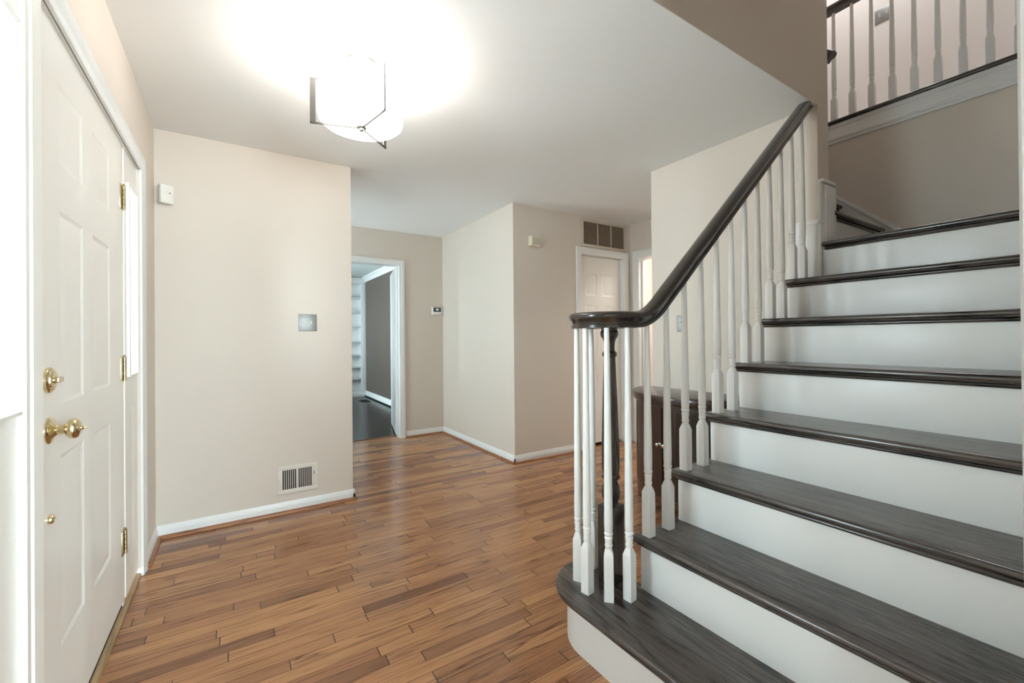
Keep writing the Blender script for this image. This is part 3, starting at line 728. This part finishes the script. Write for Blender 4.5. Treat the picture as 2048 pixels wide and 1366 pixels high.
# glass-break detector in the corner by the front door
mt = frame((.052, YA, 2.047), (1, 0, 0), (0, -1, 0))
t = thing('motion_detector', mt.translation, 'small white alarm detector high in the corner by the front door', 'alarm sensor')
rot = Matrix.Translation((-.002, .016, 0)) @ Matrix.Rotation(math.radians(-28), 4, 'Z')
place(G().box(-.026, 0, -.045, .024, .018, .045, bev=.003), mt).obj('mount', M['bone'], t)
place(G().box(-.034, 0, -.056, .036, .036, .056, bev=.007, seg=3, rot=rot), mt).obj('case', M['bone'], t)
place(G().box(-.03, .0355, -.001, .032, .0375, .001, rot=rot).box(-.012, .0355, .012, .03, .0372, .0135, rot=rot), mt).obj('seam', M['grille'], t)
g = G().lathe([(.003, .035), (.003, .0385), (.001, .039)], (0, 0, 0), 12, 'Y'); bmesh.ops.transform(g.bm, matrix=rot @ Matrix.Translation((.012, 0, .007)), verts=g.bm.verts[:])
place(g, mt).obj('lens', M['black'], t)

# ------------------------------------------------------------------ half-round cabinet behind the stairs
CX0, CY, CA, CB = XC-.032, 1.757, .46, .42
cab = thing('cabinet', (CX0-.15, CY, 0), 'dark brown half-round cabinet with silver knobs behind the stair balusters', 'cabinet')
def half(a, b, t0=-90, t1=90, n=32): return [(CX0-b*math.cos(math.radians(t0+(t1-t0)*i/n)), CY+a*math.sin(math.radians(t0+(t1-t0)*i/n))) for i in range(n+1)]
def halfring(a, b, z): return [(x, y, z) for x, y in half(a, b)]
g = G()
g.rings([halfring(CA-.014, CB-.014, .742), halfring(CA-.012, CB-.012, .752), halfring(CA-.004, CB-.004, .758), halfring(CA-.004, CB-.004, .766), halfring(CA, CB, .770), halfring(CA, CB, .79), halfring(CA-.004, CB-.004, .797), halfring(CA-.012, CB-.012, .80)])
g.obj('top', M['walnuttop'], cab)
G().rings([halfring(CA-.035, CB-.035, .14), halfring(CA-.035, CB-.035, .742)]).obj('body', M['walnut'], cab)
def curved(a0, a1, z0, z1, off0, off1, flutes=0, n=14):
    g = G(); rs = []; m = flutes*4 if flutes else n
    for i in range(m+1):
        tt = a0+(a1-a0)*i/m; d = off1+(.003*(.5-.5*math.cos(2*PI*i/4)) if flutes else 0)
        c, s = math.cos(math.radians(tt)), math.sin(math.radians(tt))
        pi_, po = (CA-.036+off0, CB-.036+off0), (CA-.036+d, CB-.036+d)
        rs.append([(CX0-pi_[1]*c, CY+pi_[0]*s, z0), (CX0-po[1]*c, CY+po[0]*s, z0), (CX0-po[1]*c, CY+po[0]*s, z1), (CX0-pi_[1]*c, CY+pi_[0]*s, z1)])
    return g.rings(rs)
for s in (1, -1):
    dr = curved(1*s, 38*s, .185, .72, 0, .012).obj('door', M['walnut'], cab)
    if s < 0: curved(9*s, 36*s, .2, .705, .010, .014, 11).obj('reeded_panel', M['walnut'], dr)
    kx = CX0-(CB-.024)*math.cos(math.radians(3*s)); ky = CY+(CA-.024)*math.sin(math.radians(3*s))
    k = G().lathe([(.011, .0), (.011, -.003), (.005, -.006), (.005, -.014), (.011, -.019), (.0135, -.025), (.012, -.031), (.004, -.034)], (kx+.001, ky, .49), 20, 'X')
    k.obj('knob', M['chrome'], dr)
    curved(42*s, 82*s, .185, .72, 0, .010).obj('side_panel', M['walnut'], cab)
curved(-86, 86, .105, .15, -.01, .006, 0, 30).obj('apron', M['apron'], cab)
for ang in (-68, -22, 22, 68):
    c, s = math.cos(math.radians(ang)), math.sin(math.radians(ang))
    px, py = CX0-(CB-.05)*c, CY+(CA-.05)*s
    g = G(); rs = []
    for z, hw, o in ((0, .012, .018), (.03, .014, .012), (.08, .02, .003), (.13, .028, -.004), (.15, .028, -.004)):
        cx, cy = px-o*c, py+o*s
        rs.append([(cx-hw, cy-hw, z), (cx+hw, cy-hw, z), (cx+hw, cy+hw, z), (cx-hw, cy+hw, z)])
    g.rings(rs).obj('leg', M['apron'], cab)

# ------------------------------------------------------------------ office seen through the far doorway
BX0, BX1, BY = .4, 2.661, 9.02
bc = thing('bookcase', ((BX0+BX1)/2, BY+.15, 0), 'built-in white bookcase with bare shelves at the back of the office', 'bookcase')
G().box(BX0, BY+.28, .1, BX1, BY+.295, 2.43).obj('back_panel', M['white'], bc)
for x in (BX0, 1.5, BX1-.1):
    G().box(x, BY, .1, x+.1, BY+.03, 2.36, bev=.003).box(x+.02, BY+.03, .1, x+.08, BY+.28, 2.36).obj('upright', M['white'], bc)
for z in (.11, .385, .618, .862, 1.137, 1.443, 1.728, 2.024):
    G().box(BX0+.05, BY+.012, z-.03, BX1-.05, BY+.28, z, bev=.003).obj('shelf', M['white'], bc)
G().box(BX0, BY-.01, 0, BX1, BY+.28, .1, bev=.003).obj('plinth', M['white'], bc)
G().box(BX0, BY-.012, 2.3, BX1, BY+.28, 2.43, bev=.01).obj('cornice', M['white'], bc)
t = thing('floor_register', (2.46, 8.35, 0), 'small dark metal vent set in the black office floor', 'air vent')
G().box(2.38, 8.2, 0, 2.54, 8.5, .006, bev=.002).obj('frame', M['duct'], t)
g = G()
for i in range(10): g.box(2.395, 8.225+i*.026, .0055, 2.525, 8.237+i*.026, .0085)
g.obj('louvre_panel', M['black'], t)
